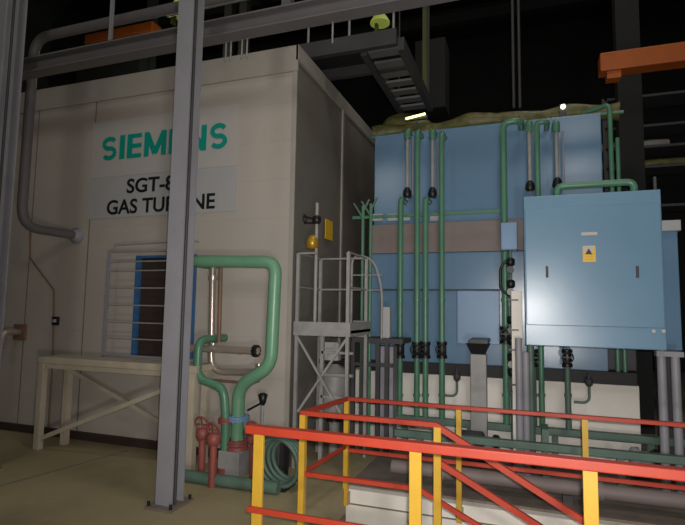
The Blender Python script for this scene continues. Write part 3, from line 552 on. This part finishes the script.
# roof truss members above the enclosure
for i, (Y, z, lab) in enumerate(((9.0,10.9,'dark roof beam nearest above the enclosure'), (13,11.6,'dark roof beam farther back in the gloom'), (17.5,12.4,'farthest dark roof beam at the back of the hall'))):
    one(MB().ibeam((-13.9,Y,z), (8.9,Y,z), .3, .5, .03), 'roof_beam', 'hall', lab, 'beam', 'dark roof beams')
zp = zt+.2; q0 = P(300,52,7.3)
W2 = T('walkway_frame', 'grey walkway framing jutting out past the enclosure roof corner', 'walkway', (cx,7.4,zt))
xw1 = P(402,30,7.6).x
MB().box((cx-3,7.2,zt+.25), (xw1,7.3,zt+.5)).build('edge_beam', 'darksteel', W2); MB().box((cx-3,8.0,zt+.25), (xw1,8.1,zt+.5)).build('edge_beam', 'darksteel', W2)
MB().box((cx-3,7.3,zt+.42), (xw1,8.0,zt+.46)).build('deck', 'hall', W2)
for x in (cx-2.8,cx-.3): MB().box((x-.05,7.25,zt), (x+.05,7.95,zt+.25)).build('bearer', 'darksteel', W2)
for x in (cx-.2,cx+.5,xw1-.05): MB().cyl((x,7.25,zt+.5), (x,7.25,zt+1.5), .02, 8).build('baluster', 'galvp', W2)
MB().cyl((cx-3,7.25,zt+1.5), (xw1,7.25,zt+1.5), .02, 8).build('handrail', 'galvp', W2)
zl = zt+.3
L1 = T('overhead_ladder', 'grey rung gangway seen from below, running back from the walkway', 'gangway', PZ(385,70,zl))
c1, c2, c3, c4 = PZ(368,60,zl), PZ(403,110,zl), PZ(396,36,zl), PZ(430,104,zl)
xa, xb = (c1.x+c2.x)/2, (c3.x+c4.x)/2; ya, yb = 7.32, max(c2.y,c4.y)
MB().box((xa-.05,ya,zl-.1), (xa+.05,yb,zl+.1)).build('stringer', 'darksteel', L1); MB().box((xb-.05,ya,zl-.1), (xb+.05,yb,zl+.1)).build('stringer', 'darksteel', L1)
for x in (xa,xb): MB().cyl((x,yb-.2,zl+.1), (x,yb-.2,13.9), .015, 6).build('hanger_rod', 'darksteel', L1)
for k in range(7): y = ya+.15+(yb-ya-.3)*k/6; MB().box((xa,y-.1,zl-.04), (xb,y+.1,zl+.0)).build('tread', 'beamsteel', L1)
c = PZ(426,20,8.0)
one(MB().box((c.x-.06,c.y-.06,zl+.1), (c.x+.06,c.y+.06,13.9)), 'hanger_column', 'olivepaint', 'thin olive upright above the far end of the overhead gangway', 'post')
c = P(430,75,11.5); one(MB().box((c.x-.35,11.5,P(430,108,11.5).z), (c.x+.35,12.2,P(425,40,11.5).z)), 'hanging_duct', 'hall', 'dark hanging duct box right of the overhead gangway', 'duct')
for px in (513,519): x = P(px,50,8.9).x; one(MB().cyl((x,8.9,P(px,108,8.9).z), (x,8.9,13.9), .025, 8), 'drop_conduit', 'darksteel', 'thin dark conduit dropping from the roof to the enclosure top, %s of the pair' % ('left' if px == 513 else 'right'), 'conduit', 'drop conduits')
# olive lagging on the blue casing
Q = T('lagged_duct', 'crumpled olive insulated duct lying along the top of the blue casing', 'duct', (ex0,8.7,ezt))
pts = []; rad = []
xs0, xs1 = ex0-.15, P(620,100,8.7).x
for i in range(40):
    t = i/39; x = xs0+(xs1-xs0)*t; pts.append((x, 8.75+.06*math.sin(9*t), ezt+.19+.03*math.sin(17*t))); rad.append(.13+.02*math.sin(31*t+1)+.012*random.random())
MB().tube(pts, rad, 14).build('lagging', 'foil', Q)
pts = []; rad = []
for i in range(14): t = i/13; pts.append((ex0-.1+t*.95, 9.2, ezt+.34+.03*math.sin(7*t))); rad.append(.1+.24*math.sin(math.pi*t)**.5)
MB().tube(pts, rad, 16).build('lagged_bulge', 'foil', Q)
one(MB().tube([(ex0-.1,8.45,ezt+.03), (xs1,8.45,ezt+.03)], .025, 8), 'edge_pipe', 'green', 'slim green pipe laid along the top front edge of the blue casing', 'pipe')
# lights
c = P(416,117,8.55); Q = T('fluorescent_lamp', 'small lit yellow fluorescent tube above the blue casing', 'lamp', (c.x,8.55,c.z))
MB().cyl((c.x-.17,8.5,c.z-.03), (c.x+.17,8.5,c.z+.02), .02, 10).build('tube', 'tube_on', Q); MB().box((c.x-.2,8.52,c.z-.05), (c.x+.2,8.6,c.z-.0)).build('fitting', 'darksteel', Q)
MB().box((c.x-.02,8.53,ezt), (c.x+.02,8.57,c.z-.03)).build('bracket', 'darksteel', Q)
c = P(563,107,8.5); Q = T('bulkhead_lamp', 'small round white lamp glowing above the blue casing', 'lamp', (c.x,8.5,c.z))
MB().lathe((c.x,8.5,c.z), [(.035,0),(.035,.03),(.02,.05)], (0,-1,0), 12).build('bulb', 'bulb_on', Q); MB().box((c.x-.05,8.5,ezt), (c.x+.05,8.56,c.z+.05)).build('holder', 'darksteel', Q)
for (px, py, Y), lab in (((177,10,7.6),'dim yellow-green lamp above the enclosure roof left of the column'), ((380,20,9.6),'dim yellow-green lamp hanging behind the grey walkway framing')):
    c = P(px,py,Y); Q = T('pendant_lamp', lab, 'lamp', c, 'yellow-green lamps overhead')
    MB().lathe((c.x,Y,c.z-.08), [(.2,0),(.2,.03),(.15,.12),(.07,.22),(.04,.3)]).build('shade', 'lamp_on', Q); MB().cyl((c.x,Y,c.z+.2), (c.x,Y,13.9), .02, 8).build('cord', 'darksteel', Q)
    MB().box((c.x-.1,Y-.05,c.z-.28), (c.x-.04,Y+.05,c.z-.08)).build('bracket', 'olivepaint', Q)
# far orange gear
a, b = P(599,66,9.0), P(720,50,9.0); h = (P(599,56,9.0).z-P(599,74,9.0).z)
Q = T('crane_beam', 'orange crane beam end jutting in from the right', 'crane', (a.x,9,a.z))
MB().box((a.x,8.85,a.z-h*.5), (8.9,9.15,a.z+h*.5)).build('beam', 'orange', Q, .02); MB().box((a.x+.1,8.9,a.z-h*.5-.12), (a.x+.3,9.1,a.z-h*.5)).build('end_stop', 'orange', Q)
a, b = P(84,44,11), P(135,24,11); one(MB().box((a.x,11,a.z), (b.x+.6,11.4,b.z)), 'far_crane_trolley', 'rustorange', 'dim brown-orange crane body glimpsed above the enclosure roof', 'crane', bevel=.02)
struct(MB().box((-12.4,11.05,zt), (P(140,30,11).x,11.35,P(84,44,11).z-.001)), 'trim_3', 'hall')
for i, px in enumerate((40,60,150,228,243)):
    x = P(px,10,12).x; one(MB().box((x-.12,12,0.0 if False else zt), (x+.12,12.24,13.9)), 'roof_post', 'darksteel', 'dark upright steelwork above the enclosure roof, %s' % ('farthest left','second from the left','between the crane body and the lamp','right of the column','nearest to the hanger post')[i], 'post', 'dark uprights above the enclosure')
# right background: column, racks with pale bundles
for px, lab in ((632,'broad dark column right of the blue casing'),):
    Y = 10.5; x = P(px,150,Y).x; one(MB().box((x-.2,Y,0), (x+.2,Y+.35,13.9)), 'dark_column', 'hall', lab, 'column')
Q = T('storage_rack', 'dark steel rack with cable trays at the right edge of the picture', 'rack', (P(660,200,12).x,12,0))
rx0, rx1 = P(606,150,12).x, P(745,150,12).x
for x in (rx0,rx1): MB().box((x-.05,12,0), (x+.05,12.1,P(640,95,12).z)).build('upright', 'darksteel', Q)
for py in (95,125,146,166,205): z = P(640,py,12).z; MB().box((rx0,12,z-.05), (rx1,12.7,z)).build('shelf', 'darksteel', Q)
for i, (px, py, m) in enumerate(((612,138,'galvp'),(650,137,'galvp'),(612,152,'foil'),(612,162,'foil'),(660,152,'foil'),(676,155,'foil'))):
    c = P(px,py,12.2); zs = P(640,146 if py < 146 else 166,12).z
    one(MB().tube([(c.x-.35,12.3,zs+.1), (c.x,12.25,zs+.1), (c.x+.35,12.3,zs+.1)], .09, 10), 'pipe_bundle', m, ('pale bundle on the rack shelf behind the green pipe','pale bundle on the upper rack shelf at right','olive bundle on the lower shelf behind the green pipe','olive bundle just under another behind the green pipe','olive bundle on the lower shelf right of the dark column','olive bundle at the right end of the lower shelf')[i], 'bundle', 'bundles on the rack') if i != 3 else None

# ------------------------------------------------------------------ light
def light(kind, name, loc, power, size, color=(1,1,1), rot=None):
    l = bpy.data.lights.new(name, kind); l.energy = power; l.color = color
    if kind == 'AREA': l.shape = 'RECTANGLE'; l.size, l.size_y = size
    else: l.shadow_soft_size = size
    o = bpy.data.objects.new(name, l); o.location = loc; col.objects.link(o)
    if rot: o.rotation_euler = rot
    return o
fo = light('SPOT', 'camera_flash', EYE+Vector((.05,.0,.07)), 900, .03, (1,.96,.93))
fo.data.spot_size = math.radians(100); fo.data.spot_blend = 1
fo.rotation_euler = ray(440,315).to_track_quat('-Z', 'Y').to_euler()
light('POINT', 'cabinet_glare_light', (.76,-.4,1.08), 330, .2, (1,.96,.92))  # unseen light added low behind the camera to make the cabinet glare
light('POINT', 'flood_lamp_right', (1.6,-1,7.2), 260, .45, (1,.96,.9)); light('POINT', 'flood_lamp_left', (-4.7,-1,6.7), 120, .45, (1,.96,.9))
c = P(177,18,7.6); light('POINT', 'crane_fill_light', (c.x-1.6,9.9,c.z+.3), 90, .1, (.95,1,.6))  # pendant lamp's green light, set apart from it and added to brighten the far crane
for x, y, p in ((-6,2,70),(1,3,200),(2,10,120)): light('AREA', 'ambient_fill_light', (x,y,13), p, (2,2), (1,.94,.86))  # unseen overhead lights added as low ambient fill
w = bpy.data.worlds.new('world'); bpy.context.scene.world = w; w.use_nodes = True; w.node_tree.nodes['Background'].inputs[0].default_value = (.02,.02,.022,1)
vs = bpy.context.scene.view_settings; vs.view_transform = 'Standard'; vs.look = 'None'; vs.gamma = 1; vs.use_curve_mapping = False; vs.exposure = -0.2
